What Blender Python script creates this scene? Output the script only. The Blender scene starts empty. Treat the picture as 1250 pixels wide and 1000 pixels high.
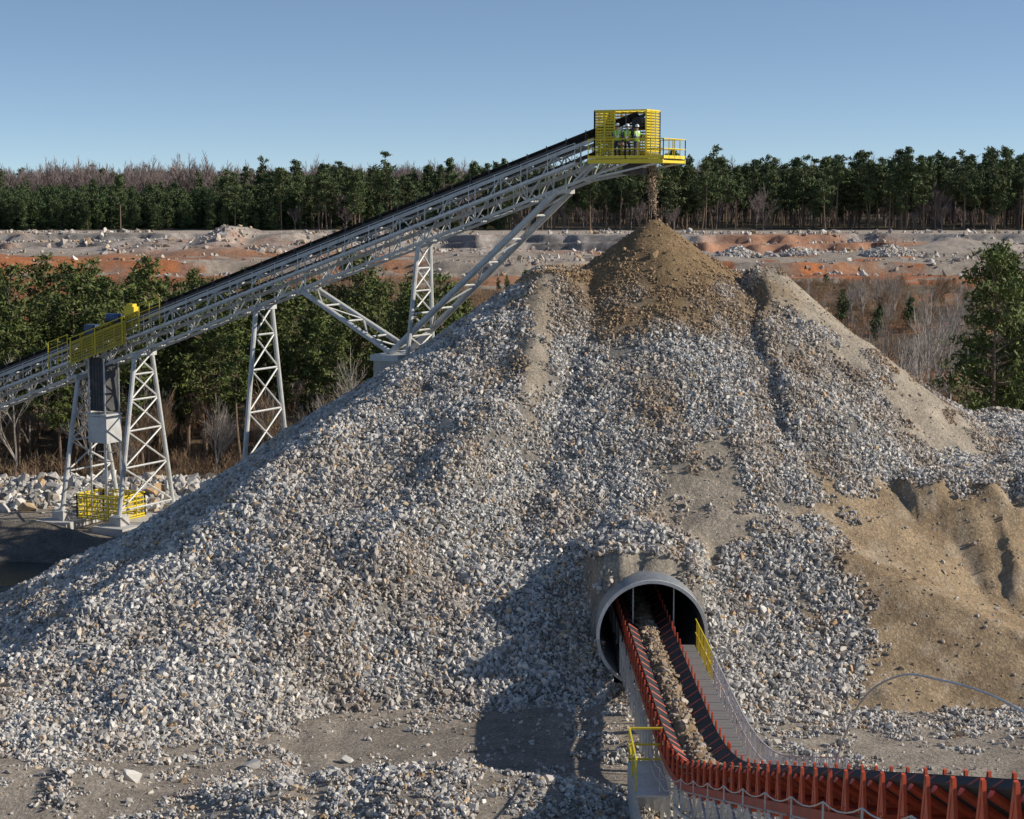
import bpy, bmesh, math, random
import numpy as np
from mathutils import Vector, Matrix
random.seed(7); RNG=np.random.default_rng(11)
sc=bpy.context.scene
sc.view_settings.view_transform='Standard'
sc.view_settings.look='None'
sc.view_settings.exposure=0
# ------------------------------------------------------------------ noise
def hsh(ix,iy,seed):
    v=np.sin(ix*127.1+iy*311.7+seed*74.7)*43758.5453
    return v-np.floor(v)
def vn(x,y,seed=0):
    x=np.asarray(x,float);y=np.asarray(y,float)
    ix=np.floor(x);iy=np.floor(y);fx=x-ix;fy=y-iy
    fx=fx*fx*(3-2*fx);fy=fy*fy*(3-2*fy)
    a=hsh(ix,iy,seed);b=hsh(ix+1,iy,seed);c=hsh(ix,iy+1,seed);d=hsh(ix+1,iy+1,seed)
    return (a*(1-fx)+b*fx)*(1-fy)+(c*(1-fx)+d*fx)*fy
def fbm(x,y,o=4,seed=0):
    s=0;a=.5;t=0
    for i in range(o):
        s=s+a*vn(x*2**i+i*17.3,y*2**i-i*9.1,seed+i);t+=a;a*=.5
    return s/t
def sm(t):
    t=np.clip(t,0,1);return t*t*(3-2*t)
def seg(x,y,a,b):
    ax,ay=a;bx,by=b;dx=bx-ax;dy=by-ay
    t=np.clip(((x-ax)*dx+(y-ay)*dy)/(dx*dx+dy*dy),0,1)
    return np.hypot(x-ax-t*dx,y-ay-t*dy)
# ------------------------------------------------------------------ terrain functions
def ground(x,y):
    z=.35*(fbm(x/9,y/9,4,3)-.5)+.16*(fbm(x/1.3,y/1.3,3,5)-.5)
    z=z+.55*np.exp(-((x-6)/7)**2-((y-74)/6)**2)
    z=z+1.9*np.exp(-np.abs((x+2.8+.25*(y-61))/7.0)**3-((y-61)/3.4)**2)*(0.8+.4*vn(x/2,y/2,8))
    z=z+1.2*np.exp(-np.abs((x+18)/4.0)**3-((y-63.5)/2.0)**2)*(.6+.8*vn(x/1.5,y/1.5,9))
    z=z-.16*np.exp(-((x+8.2+.15*(y-70))/.5)**2)*sm((74-y)/2)-.14*np.exp(-((x+6.6+.15*(y-70))/.45)**2)*sm((74-y)/2)
    z=z-1.7*np.exp(-((x+33)/9)**4-((y-105.5)/3.9)**4)
    z=z+1.2*np.exp(-((y-113)/1.7)**2)*sm((-24-x)/5)
    z=z+1.3*np.exp(-((y-129)/1.9)**2)*sm((-13-x)/4)
    far=np.interp(y,[133,200,260,330,400,460,700,900,1500,6000],[0,1,3.3,5.6,6.7,6.9,9,12,13,16])
    n=sm((y-140)/60)
    z=z+far+n*2.2*(fbm(x/28,y/28,4,21)-.5)*sm((470-y)/60)
    z=z+n*1.0*(fbm(x/6,y/6,3,22)-.5)*sm((440-y)/40)
    yc=430+26*(fbm(x/45,y*0+3.3,3,31)-.5)+6*(vn(x/4,y*0,32)-.5)
    z=z+5.2*(.62*sm((y-yc)/2.2)+.38*sm((y-yc-9-4*vn(x/9,y*0,34))/2.0))
    lb=sm((-50-x)/14)
    yb=292+16*(vn(x/14,y*0+1.7,33)-.5)
    z=z+lb*(-4.2*sm((y-200)/60)*(1-sm((y-yb)/4)))
    z=z+2.2*sm((y-(355+14*vn(x/25,y*0,41)))/1.8)*(1-sm((y-405)/30))
    z=z+4.5*np.exp(-((x+58)/34)**2-((y-408)/11)**2)*(.3+1.2*fbm(x/7,y/7,3,42))
    z=z+2.4*np.exp(-((x-100)/14)**2-((y-405)/9)**2)*(.4+1.1*fbm(x/5,y/5,3,43))
    return z
AX,AY=7.8,103.0
TX,TZ,TR,TY=5.8,2.95,2.25,76.0
def pile(x,y):
    dx=x-AX;dy=y-AY;r=np.hypot(dx,dy);phi=np.degrees(np.arctan2(-dx,-dy))
    w=(fbm(x/7,y/7,3,51)-.5)
    ph=phi+7*w
    R=np.interp(ph,[-180,-120,-90,-60,-45,-20,0,15,21,28,32,37,50,60,78,90,120,180],[31,31,30.5,30,29,27.5,27,27.3,28.5,32,38,43,45,41.5,34,32,31.5,31])
    rim=np.interp(phi,[-180,-70,-50,-20,10,30,55,180],[16.9,16.5,15.5,13,13,15,16.9,16.9])
    rr=6.6+1.2*w
    t=np.clip((r-rr)/(R-rr),0,None)
    p=np.interp(R,[31,45],[1,1.28])
    old=np.where(t<1,rim*np.clip(1-t,0,1)**p,-.5*(r-R))
    cone=20.0-.76*np.sqrt(r*r+.06)+.0028*r*r
    k=.35
    h=np.clip(.5+.5*(old-cone)/k,0,1)
    z=cone*(1-h)+old*h+k*h*(1-h)*.6
    st=sm((x-(12.9+1.6*(fbm(y/2.2,x/6,3,61)-.5)+.05*(97-y)))/.5)*sm((y-88)/3)*sm((103-y)/2)
    z=z+.6*st*(1-sm((x-15)/8))
    z=z+.4*np.exp(-(seg(x,y,(1.7,99.5),(.6,91))/.8)**2)
    d=seg(x,y,(-.8,89),(-5.2,81))
    z=z+.95*np.exp(-(d/1.5)**2)+.5*np.exp(-(seg(x,y,(-6,95),(-12,86))/2.0)**2)
    z=z+.5*np.exp(-(seg(x,y,(-1,80),(-6,76))/1.5)**2)+.45*np.exp(-(seg(x,y,(-9,88),(-18,80))/1.8)**2)
    z=z+1.1*(fbm(x/6,y/6,3,55)-.5)*sm((r-5)/6)+.36*(fbm(x/1.4,y/1.4,3,57)-.5)
    g=fbm(x/1.3+.4*vn(x,y/2,4),y/10,3,63)
    g2=fbm(x/3.2+.3*vn(x,y/3,6),y/14,2,64)
    wy=.5*np.sin(y/2)+.3*np.sin(y/.8)
    gul=.8*sm((g-.40)/.3)+1.1*sm((g2-.42)/.3)+1.5*np.exp(-((x-(18.0+wy))/.5)**2)+1.0*np.exp(-((x-(16.7+.7*wy))/.35)**2)
    top=7.6+.09*(y-88)+1.1*(fbm(x/3.5,y/3.5,3,65)-.5)
    face=(y-78.0-2.2*(vn(x/5,y*0+.5,66)-.5))*.84-gul*sm((y-78.6)/2.5)*.85+.7*(fbm(x/1.2,y/1.2,3,67)-.5)
    b=np.minimum(top,face);b=np.minimum(b,(120-y)*.6)
    b=b-1.1*np.clip(13.4+2.2*(fbm(y/2,x*0,2,68)-.5)-x,0,None)
    z=np.maximum(z,b)
    fan=7.4-.36*np.hypot((x-9.8),(y-86)*.9)
    fan=np.minimum(fan,1+(y-76.5)*.78)
    h=np.clip(.5+.5*(fan-z)/.6,0,1);z=z*(1-h)+fan*h+.3*h*(1-h)
    # soil and rock banked round the tunnel mouth
    dxx=x-TX;a=np.abs(dxx)
    fr_=.6+(y-75.0-.10*a*a-.6*(vn(x/.9,y*0,59)-.5))*1.5
    fo=(y-75.2-.2*np.clip(a-4,0,None))*.86
    q=sm((a-1.8)/1.2);front=fr_*(1-q)+fo*q
    sl=np.where(dxx<0,.30,.42)
    drop=np.where(a<2.4,.10*a*a,.576+(a-2.4)*sl)
    rg=np.minimum(5.9+.12*(y-78.5),front)-drop+.5*(fbm(x/.8,y/.8,2,69)-.5)-.5*np.clip(y-85,0,None)
    h=np.clip(.5+.5*(rg-z)/.6,0,1)
    z=z*(1-h)+rg*h+.6*h*(1-h)*.5
    return z
def fines(x,y,z):
    dx=x-AX;dy=y-AY;r=np.hypot(dx,dy);phi=np.degrees(np.arctan2(-dx,-dy))
    n=fbm(x/1.6,y/1.6,4,71)-.5;n2=fbm(x/5,y/5,3,72)-.5;n3=fbm(x/.5,y/.5,3,73)-.5
    cone=sm((9.6-r+6*n+3*n2)/6.5)
    f=sm((5.6-r+5*n)/3.2)*.97
    f=np.maximum(f,.9*sm((.8-seg(x,y,(1.75,99.5),(.9,89.5))+1.3*n+.8*n3)/.5))
    rf=sm((x-12.9)/.6)*sm((26-x+6*n+4*n3)/3)*sm((phi+114)/12)*sm((-46-phi+50*n+30*n3)/14)
    f=np.maximum(f,rf*.95)
    f=np.maximum(f,.93*sm((1-np.hypot((x-9.8)/4.3,(y-84.8)/4.1)+1.6*n+.9*n3)/.5))
    f=np.maximum(f,.75*sm((2.6-np.abs(x-TX)+3*n+2*n3)/1.2)*sm((80.5-y+3*n)/1.0))
    bn=sm((x-13.8+6*n+2*n2)/1.3)*sm((88.4-y+3.5*n)/1.2)
    f=np.maximum(f,bn*.97)
    f=np.maximum(f,.8*sm((.45-seg(x,y,(-1.4,88.5),(-4.6,82))+1.4*n+.6*n3)/.5))
    f=np.maximum(f,.35*sm((n+n3-.22)/.1))
    return f,cone,bn
# ------------------------------------------------------------------ materials
def nmat(name):
    m=bpy.data.materials.new(name);m.use_nodes=True
    nt=m.node_tree;b=nt.nodes['Principled BSDF'];return m,nt,b
def N(nt,t,**k):
    n=nt.nodes.new(t)
    for a,v in k.items(): setattr(n,a,v)
    return n
def mixc(nt,a,b,f,bt='MIX'):
    m=N(nt,'ShaderNodeMix',data_type='RGBA',blend_type=bt)
    for s,v in ((6,a),(7,b),(0,f)):
        if hasattr(v,'is_linked'): nt.links.new(v,m.inputs[s])
        elif isinstance(v,(int,float)): m.inputs[s].default_value=v
        else: m.inputs[s].default_value=(*v,1)
    return m.outputs[2]
def paint(name,col,rough=.5,metal=0,var=.25,scale=2.0,dirt=(.22,.17,.12),dirtamt=.35):
    m,nt,b=nmat(name)
    tc=N(nt,'ShaderNodeTexCoord');n=N(nt,'ShaderNodeTexNoise');n.inputs['Scale'].default_value=scale;n.inputs['Detail'].default_value=6
    nt.links.new(tc.outputs['Object'],n.inputs['Vector'])
    r=N(nt,'ShaderNodeMapRange');r.inputs[1].default_value=.45;r.inputs[2].default_value=.75;r.inputs[3].default_value=0;r.inputs[4].default_value=dirtamt
    nt.links.new(n.outputs['Fac'],r.inputs[0])
    c=mixc(nt,col,dirt,r.outputs[0])
    n2=N(nt,'ShaderNodeTexNoise');n2.inputs['Scale'].default_value=scale*7
    nt.links.new(tc.outputs['Object'],n2.inputs['Vector'])
    c2=mixc(nt,c,n2.outputs['Fac'],var,'OVERLAY')
    nt.links.new(c2,b.inputs['Base Color']);b.inputs['Roughness'].default_value=rough;b.inputs['Metallic'].default_value=metal
    return m
def soil(name,scale=1.0,bump=.5):
    m,nt,b=nmat(name)
    at=N(nt,'ShaderNodeAttribute',attribute_name='col')
    tc=N(nt,'ShaderNodeTexCoord')
    n=N(nt,'ShaderNodeTexNoise');n.inputs['Scale'].default_value=.9*scale;n.inputs['Detail'].default_value=9;n.inputs['Roughness'].default_value=.7
    nt.links.new(tc.outputs['Object'],n.inputs['Vector'])
    r=N(nt,'ShaderNodeMapRange');r.inputs[1].default_value=.3;r.inputs[2].default_value=.7;r.inputs[3].default_value=.66;r.inputs[4].default_value=1.3
    nt.links.new(n.outputs['Fac'],r.inputs[0])
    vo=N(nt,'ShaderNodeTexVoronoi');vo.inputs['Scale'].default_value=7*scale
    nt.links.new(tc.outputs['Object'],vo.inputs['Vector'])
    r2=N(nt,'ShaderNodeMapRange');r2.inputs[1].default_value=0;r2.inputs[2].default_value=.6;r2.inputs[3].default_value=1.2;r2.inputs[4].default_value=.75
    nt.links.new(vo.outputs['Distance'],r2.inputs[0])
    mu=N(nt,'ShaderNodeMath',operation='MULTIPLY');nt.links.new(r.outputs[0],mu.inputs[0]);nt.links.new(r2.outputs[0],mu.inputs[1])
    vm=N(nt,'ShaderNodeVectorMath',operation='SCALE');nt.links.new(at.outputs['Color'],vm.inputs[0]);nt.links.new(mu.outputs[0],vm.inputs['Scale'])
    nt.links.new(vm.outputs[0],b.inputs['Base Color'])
    b.inputs['Roughness'].default_value=.95;b.inputs['Specular IOR Level'].default_value=.15
    n3=N(nt,'ShaderNodeTexNoise');n3.inputs['Scale'].default_value=4*scale;n3.inputs['Detail'].default_value=9;n3.inputs['Roughness'].default_value=.7
    nt.links.new(tc.outputs['Object'],n3.inputs['Vector'])
    bp=N(nt,'ShaderNodeBump');bp.inputs['Strength'].default_value=bump;bp.inputs['Distance'].default_value=.2
    nt.links.new(n3.outputs['Fac'],bp.inputs['Height']);nt.links.new(bp.outputs[0],b.inputs['Normal'])
    return m
def rockmat():
    m,nt,b=nmat('crushed_rock')
    oi=N(nt,'ShaderNodeObjectInfo');ge=N(nt,'ShaderNodeNewGeometry');cr=N(nt,'ShaderNodeValToRGB')
    ad=N(nt,'ShaderNodeMath',operation='ADD');fc=N(nt,'ShaderNodeMath',operation='FRACT')
    nt.links.new(oi.outputs['Random'],ad.inputs[0]);nt.links.new(ge.outputs['Random Per Island'],ad.inputs[1]);nt.links.new(ad.outputs[0],fc.inputs[0])
    e=cr.color_ramp;e.interpolation='LINEAR'
    stops=[(0,(.13,.125,.12)),(.12,(.29,.28,.27)),(.42,(.46,.44,.415)),(.74,(.60,.565,.515)),(.89,(.75,.71,.65)),(.95,(.54,.41,.27)),(1,(.45,.29,.16))]
    while len(e.elements)<len(stops): e.elements.new(.5)
    for el,(p,c) in zip(e.elements,stops): el.position=p;el.color=(*c,1)
    nt.links.new(fc.outputs[0],cr.inputs[0])
    at=N(nt,'ShaderNodeAttribute',attribute_name='tint',attribute_type='INSTANCER')
    c=mixc(nt,cr.outputs[0],(.32,.22,.13),at.outputs['Fac'])
    tc=N(nt,'ShaderNodeTexCoord');n=N(nt,'ShaderNodeTexNoise');n.inputs['Scale'].default_value=4;n.inputs['Detail'].default_value=5
    nt.links.new(tc.outputs['Object'],n.inputs['Vector'])
    c=mixc(nt,c,n.outputs['Fac'],.4,'OVERLAY')
    nt.links.new(c,b.inputs['Base Color']);b.inputs['Roughness'].default_value=.85;b.inputs['Specular IOR Level'].default_value=.25
    return m
def leafmat(name,c1,c2,c3=None):
    m,nt,b=nmat(name)
    oi=N(nt,'ShaderNodeObjectInfo');g=N(nt,'ShaderNodeNewGeometry')
    c=mixc(nt,c1,c2,g.outputs['Random Per Island'])
    hf=N(nt,'ShaderNodeMath',operation='MULTIPLY');nt.links.new(oi.outputs['Random'],hf.inputs[0]);hf.inputs[1].default_value=.75
    c=mixc(nt,c,c3 or c2,hf.outputs[0])
    tc=N(nt,'ShaderNodeTexCoord');n=N(nt,'ShaderNodeTexNoise');n.inputs['Scale'].default_value=.8
    nt.links.new(tc.outputs['Object'],n.inputs['Vector'])
    c=mixc(nt,c,n.outputs['Fac'],.8,'OVERLAY')
    nt.links.new(c,b.inputs['Base Color']);b.inputs['Roughness'].default_value=.65;b.inputs['Specular IOR Level'].default_value=.25
    return m
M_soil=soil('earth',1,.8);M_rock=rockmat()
M_galv=paint('galvanised_steel',(.58,.58,.565),.45,.2,.3,1.5)
M_white=paint('grey_paint_steel',(.56,.56,.54),.5,.05,.3,1.2,dirtamt=.45)
M_dark=paint('dark_steel',(.05,.05,.055),.6,0,.2,2)
M_belt=paint('belt_rubber',(.022,.022,.024),.75,0,.2,3,dirt=(.12,.1,.08),dirtamt=.25)
M_red=paint('red_idler_paint',(.66,.09,.03),.45,0,.3,3,dirt=(.2,.07,.04),dirtamt=.5)
M_yel=paint('yellow_paint',(.76,.58,.03),.5,0,.2,2,dirtamt=.15)
M_yel2=paint('yellow_guard_paint_shaded',(.52,.40,.03),.6,0,.3,2,dirtamt=.5)  # darker copy of the yellow, shade on the drive panels put into the colour
M_conc=paint('concrete',(.50,.48,.45),.9,0,.3,1.5)
M_corr=paint('corrugated_steel',(.28,.29,.30),.5,.35,.3,1)
M_bark=paint('pine_bark',(.20,.14,.10),.95,0,.4,3,dirtamt=.3)
M_bark2=paint('grey_bark',(.35,.31,.27),.95,0,.3,3,dirtamt=.3)
M_twig=paint('dry_twigs',(.30,.20,.12),.95,0,.3,.3,dirt=(.15,.11,.07),dirtamt=.6)
M_far=paint('far_twigs_hazed',(.24,.185,.165),.95,0,.3,.3,dirt=(.17,.14,.13),dirtamt=.5)  # twig colour greyed, distance haze painted into the far forest
M_needle=leafmat('pine_needles',(.06,.085,.02),(.15,.18,.05),(.09,.10,.03))
M_needle2=leafmat('young_pine_needles',(.045,.075,.028),(.09,.13,.045),(.075,.10,.04))
M_needle3=leafmat('forest_pine_needles',(.055,.085,.032),(.12,.15,.055),(.095,.115,.05))
# ------------------------------------------------------------------ mesh builder
def link(o,parent=None):
    sc.collection.objects.link(o)
    if parent: o.parent=parent
    return o
def empty(name,loc=(0,0,0)):
    o=bpy.data.objects.new(name,None);o.empty_display_size=.5;link(o);o.location=loc;return o
class MB:
    def __init__(s): s.v=[];s.f=[];s.m=[]
    def add(s,vs,fs,mi=0):
        b=len(s.v);s.v+= [tuple(v) for v in vs];s.f+=[tuple(b+i for i in f) for f in fs];s.m+=[mi]*len(fs)
    def beam(s,p,q,w=.1,h=.1,mi=0,up=(0,0,1)):
        p=Vector(p);q=Vector(q);d=(q-p)
        if d.length<1e-6:return
        d.normalize();u=Vector(up)
        if abs(d.dot(u))>.97:u=Vector((1,0,0))
        r=d.cross(u).normalized();u=r.cross(d).normalized();r=r*w/2;u=u*h/2
        vs=[p-r-u,p+r-u,p+r+u,p-r+u,q-r-u,q+r-u,q+r+u,q-r+u]
        s.add(vs,[(3,2,1,0),(4,5,6,7),(0,1,5,4),(1,2,6,5),(2,3,7,6),(3,0,4,7)],mi)
    def tube(s,p,q,r=.05,n=8,mi=0,r2=None,cap=True):
        p=Vector(p);q=Vector(q);d=(q-p)
        if d.length<1e-6:return
        d.normalize();u=Vector((0,0,1))
        if abs(d.dot(u))>.97:u=Vector((1,0,0))
        a=d.cross(u).normalized();b=a.cross(d);r2=r if r2 is None else r2
        vs=[];
        for c,rr in ((p,r),(q,r2)):
            for i in range(n):
                t=2*math.pi*i/n;vs.append(c+a*math.cos(t)*rr+b*math.sin(t)*rr)
        fs=[(i,(i+1)%n,n+(i+1)%n,n+i) for i in range(n)]
        if cap: fs+=[tuple(range(n-1,-1,-1)),tuple(range(n,2*n))]
        s.add(vs,fs,mi)
    def path(s,pts,r,n=6,mi=0):
        for a,b in zip(pts[:-1],pts[1:]): s.tube(a,b,r,n,mi)
    def box(s,c,sx,sy,sz,mi=0,ax=None):
        c=Vector(c);a,b,d=(ax if ax else (Vector((1,0,0)),Vector((0,1,0)),Vector((0,0,1))))
        vs=[c+a*i*sx/2+b*j*sy/2+d*k*sz/2 for k in(-1,1) for j in(-1,1) for i in(-1,1)]
        s.add(vs,[(0,2,3,1),(4,5,7,6),(0,1,5,4),(1,3,7,5),(3,2,6,7),(2,0,4,6)],mi)
    def panel(s,a,b,z0,z1,dn=.15,t=.05,mi=0,z0b=None,z1b=None):
        z0b=z0 if z0b is None else z0b;z1b=z1 if z1b is None else z1b
        L=(b-a).length
        def P(u,w): p=a.lerp(b,u);return Vector((p.x,p.y,(z0*(1-u)+z0b*u)*(1-w)+(z1*(1-u)+z1b*u)*w))
        s.beam(P(0,0),P(1,0),.07,.07,mi);s.beam(P(0,1),P(1,1),.08,.08,mi)
        n=int(L/.9)+1
        for i in range(n+1): s.beam(P(i/n,0),P(i/n,1),.08,.08,mi)
        n=int(L/dn)
        for i in range(n): s.beam(P((i+.5)/n,0),P((i+.5)/n,1),t,.02,mi)
        m=max(2,int((z1-z0)/dn))
        for i in range(m): s.beam(P(0,(i+.5)/m),P(1,(i+.5)/m),.02,t,mi)
    def build(s,name,mats,parent=None,smooth=False):
        me=bpy.data.meshes.new(name);me.from_pydata(s.v,[],s.f)
        for m in mats: me.materials.append(m)
        me.polygons.foreach_set('material_index',s.m)
        if smooth: me.polygons.foreach_set('use_smooth',[True]*len(s.f))
        me.update();o=bpy.data.objects.new(name,me);return link(o,parent)
# ------------------------------------------------------------------ grids
def gridmesh(name,xs,ys,zf,colf,mat,parent=None,keep=None):
    X,Y=np.meshgrid(xs,ys);Z=zf(X,Y);nx=len(xs);ny=len(ys)
    co=np.stack([X,Y,Z],-1).reshape(-1,3)
    i=np.arange(ny-1)[:,None]*nx+np.arange(nx-1)[None,:]
    F=np.stack([i,i+1,i+1+nx,i+nx],-1).reshape(-1,4)
    if keep is not None:
        K=keep(X,Y,Z).reshape(-1);F=F[K[F].all(1)]
        used=np.unique(F);mp=-np.ones(len(co),int);mp[used]=np.arange(len(used));co=co[used];F=mp[F]
    me=bpy.data.meshes.new(name);me.vertices.add(len(co));me.vertices.foreach_set('co',co.ravel())
    me.loops.add(F.size);me.loops.foreach_set('vertex_index',F.ravel().astype(np.int32))
    me.polygons.add(len(F));me.polygons.foreach_set('loop_start',np.arange(0,F.size,4,dtype=np.int32))
    me.update(calc_edges=True);me.polygons.foreach_set('use_smooth',np.ones(len(F),bool))
    c=colf(co[:,0],co[:,1],co[:,2]);a=me.attributes.new('col','FLOAT_COLOR','POINT')
    a.data.foreach_set('color',np.concatenate([c,np.ones((len(c),1))],1).astype(np.float32).ravel())
    me.materials.append(mat);me.validate();o=bpy.data.objects.new(name,me);return link(o,parent)
def mixn(a,b,t): return a*(1-t[:,None])+np.array(b)[None,:]*t[:,None]
def ell(x,y,cx,cy,rx,ry,n): return sm((1-np.hypot((x-cx)/rx,(y-cy)/ry)+1.2*n)/.25)
def gcol(x,y,z):
    n=fbm(x/7,y/7,4,81);n2=fbm(x/30,y/18,4,83);n3=fbm(x/60,y/25,3,85);n4=fbm(x/3,y/3,3,86)
    c=np.tile(np.array([[.40,.34,.275]]),(len(x),1))
    c=mixn(c,(.28,.24,.20),sm((n-.48)/.2)*.7)
    c=mixn(c,(.15,.13,.11),sm((-19-x)/4)*sm((y-94)/4)*sm((115.5-y)/2)*.85)  # dark soil bank, with the pile's cast shadow painted into the yard colour
    m=sm((y-131)/6);c=mixn(c,(.22,.155,.095),m)
    c=mixn(c,(.34,.26,.18),m*sm((n-.5)/.12)*.7)
    c=mixn(c,(.42,.20,.10),sm((y-170)/40)*sm((n2-.56)/.06)*.8)
    q=sm((y-(312+25*n3))/12)
    base=np.where((n2>.54)[:,None],np.array([[.45,.23,.13]]),np.array([[.43,.36,.29]]))
    c=c*(1-q[:,None])+base*q[:,None]
    nn=n-.5
    for e in ((68,350,24,22,.95),(-95,370,42,18,.95),(10,395,14,10,.8),(118,335,20,10,.7),(-95,330,30,20,.8),(-34,352,22,8,.75)):
        c=mixn(c,(.50,.185,.075),ell(x,y,e[0],e[1],e[2],e[3],nn*2)*e[4])
    rb=sm((-45-x)/10)*sm((y-240)/15)*(1-sm((y-345)/12));c=mixn(c,(.42,.14,.06),rb*.9)
    q=sm((y-390)/10)*(.5+.5*sm((n-.44)/.15));c=mixn(c,(.54,.46,.40),q*np.where(x<-5,.85,.8))
    c=mixn(c,(.24,.19,.155),sm((y-345)/10)*sm((470-y)/10)*sm((n4-.53)/.12)*.6)
    cl=sm((y-408)/6)*sm((470-y)/8)
    slope=np.abs(ground(x,y+1.0)-ground(x,y-1.0))/2.0
    st=vn(x/1.7,z*2.2,87)*.6+.4*vn(x/6,z*.9,88)
    gray=np.stack([.42*st+.08,.39*st+.07,.36*st+.065],-1);k=cl*sm((slope-.35)/.4);c=c*(1-k[:,None]*.9)+gray*k[:,None]*.9
    c=mixn(c,(.48,.21,.10),cl*sm((n3-.53)/.1)*.65)
    c=mixn(c,(.52,.44,.36),sm((y-444)/8)*sm((485-y)/6)*.8*sm((.35-slope)/.2))
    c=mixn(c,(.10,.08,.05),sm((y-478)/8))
    return c
def geo(a,b,n): return a*(b/a)**(np.arange(1,n+1)/n)
xc=np.arange(-48,48.01,.42)
xr=np.concatenate([48+np.arange(1,90)*1.6]);xr=np.concatenate([xr,geo(xr[-1],3500,30)])
xs=np.concatenate([-xr[::-1],xc,xr])
ys=np.concatenate([np.arange(-60,52,4),np.arange(52,135,.42),np.arange(135,250,1.2),np.arange(250,405,1.2),np.arange(405,470,.6),geo(470,7000,50)])
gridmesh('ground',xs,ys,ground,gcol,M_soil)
stock=empty('rock_stockpile',(AX,AY,0))
def pcol(x,y,z):
    f,cone,bn=fines(x,y,z);n=fbm(x/2,y/2,4,91);m=fbm(x/.7,y/.7,3,92)
    c=np.tile(np.array([[.27,.245,.215]]),(len(x),1))
    c=mixn(c,(.44,.37,.285),f);c=mixn(c,(.28,.19,.105),np.minimum(1,cone*1.1))
    c=mixn(c,(.45,.33,.205),bn);c=mixn(c,(.29,.205,.125),bn*sm((n-.47)/.15)*.7);c=mixn(c,(.49,.39,.28),bn*sm((m-.58)/.12)*.6)
    return c
px=np.arange(-42,64,.22);py=np.concatenate([np.arange(56,105,.22),np.arange(105,140,.4)])
def snap(X,Y):
    Z=pile(X,Y);d=np.abs(X-TX);rs=TR-.04;zt=TZ+np.sqrt(np.clip(rs**2-d**2,0,None))
    ok=(d<rs-.01)&(Y>TY)&(Y<92)&(np.abs(Z-zt)<.32)
    return np.where(ok,zt,Z)
def keep(X,Y,Z):
    k=Z>ground(X,Y)-.35
    return k&~((np.hypot(X-TX,Z-TZ)<TR-.08)&(Y>TY-1.5)&(Y<92))
surf=gridmesh('surface',px,py,snap,pcol,M_soil,None,keep);surf.parent=stock;surf.matrix_parent_inverse=Matrix.Translation((-AX,-AY,0))
# ------------------------------------------------------------------ instancer
def instancer(name,P,rot,scl,var,tint,srcs,parent=None):
    n=len(P);me=bpy.data.meshes.new(name);me.vertices.add(n);me.vertices.foreach_set('co',np.asarray(P,np.float32).ravel())
    for nm,ty,key,d in (('rot','FLOAT_VECTOR','vector',rot),('scl','FLOAT_VECTOR','vector',scl),('var','INT','value',var),('tint','FLOAT','value',tint)):
        a=me.attributes.new(nm,ty,'POINT');a.data.foreach_set(key,np.ascontiguousarray(d,dtype=np.int32 if ty=='INT' else np.float32).ravel())
    o=bpy.data.objects.new(name,me);link(o,parent)
    if parent: o.matrix_parent_inverse=Matrix.Translation(-parent.location)
    ng=bpy.data.node_groups.new(name+'_nodes','GeometryNodeTree')
    ng.interface.new_socket('Geometry',in_out='INPUT',socket_type='NodeSocketGeometry')
    ng.interface.new_socket('Geometry',in_out='OUTPUT',socket_type='NodeSocketGeometry')
    gi=ng.nodes.new('NodeGroupInput');go=ng.nodes.new('NodeGroupOutput');jn=ng.nodes.new('GeometryNodeJoinGeometry')
    def attr(nm,ty):
        a=ng.nodes.new('GeometryNodeInputNamedAttribute');a.data_type=ty;a.inputs['Name'].default_value=nm;return [s for s in a.outputs if s.enabled and s.name=='Attribute'][0]
    ar=attr('rot','FLOAT_VECTOR');asx=attr('scl','FLOAT_VECTOR');av=attr('var','INT')
    for k,so in enumerate(srcs):
        cp=ng.nodes.new('FunctionNodeCompare');cp.data_type='INT';cp.operation='EQUAL'
        ins=[s for s in cp.inputs if s.enabled];ng.links.new(av,ins[0]);ins[1].default_value=k
        oi=ng.nodes.new('GeometryNodeObjectInfo');oi.inputs['Object'].default_value=so
        ip=ng.nodes.new('GeometryNodeInstanceOnPoints')
        ng.links.new(gi.outputs[0],ip.inputs['Points']);ng.links.new(cp.outputs[0],ip.inputs['Selection'])
        ng.links.new(oi.outputs['Geometry'],ip.inputs['Instance']);ng.links.new(ar,ip.inputs['Rotation']);ng.links.new(asx,ip.inputs['Scale'])
        ng.links.new(ip.outputs[0],jn.inputs[0])
    ng.links.new(jn.outputs[0],go.inputs[0])
    md=o.modifiers.new('scatter','NODES');md.node_group=ng
    return o
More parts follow.
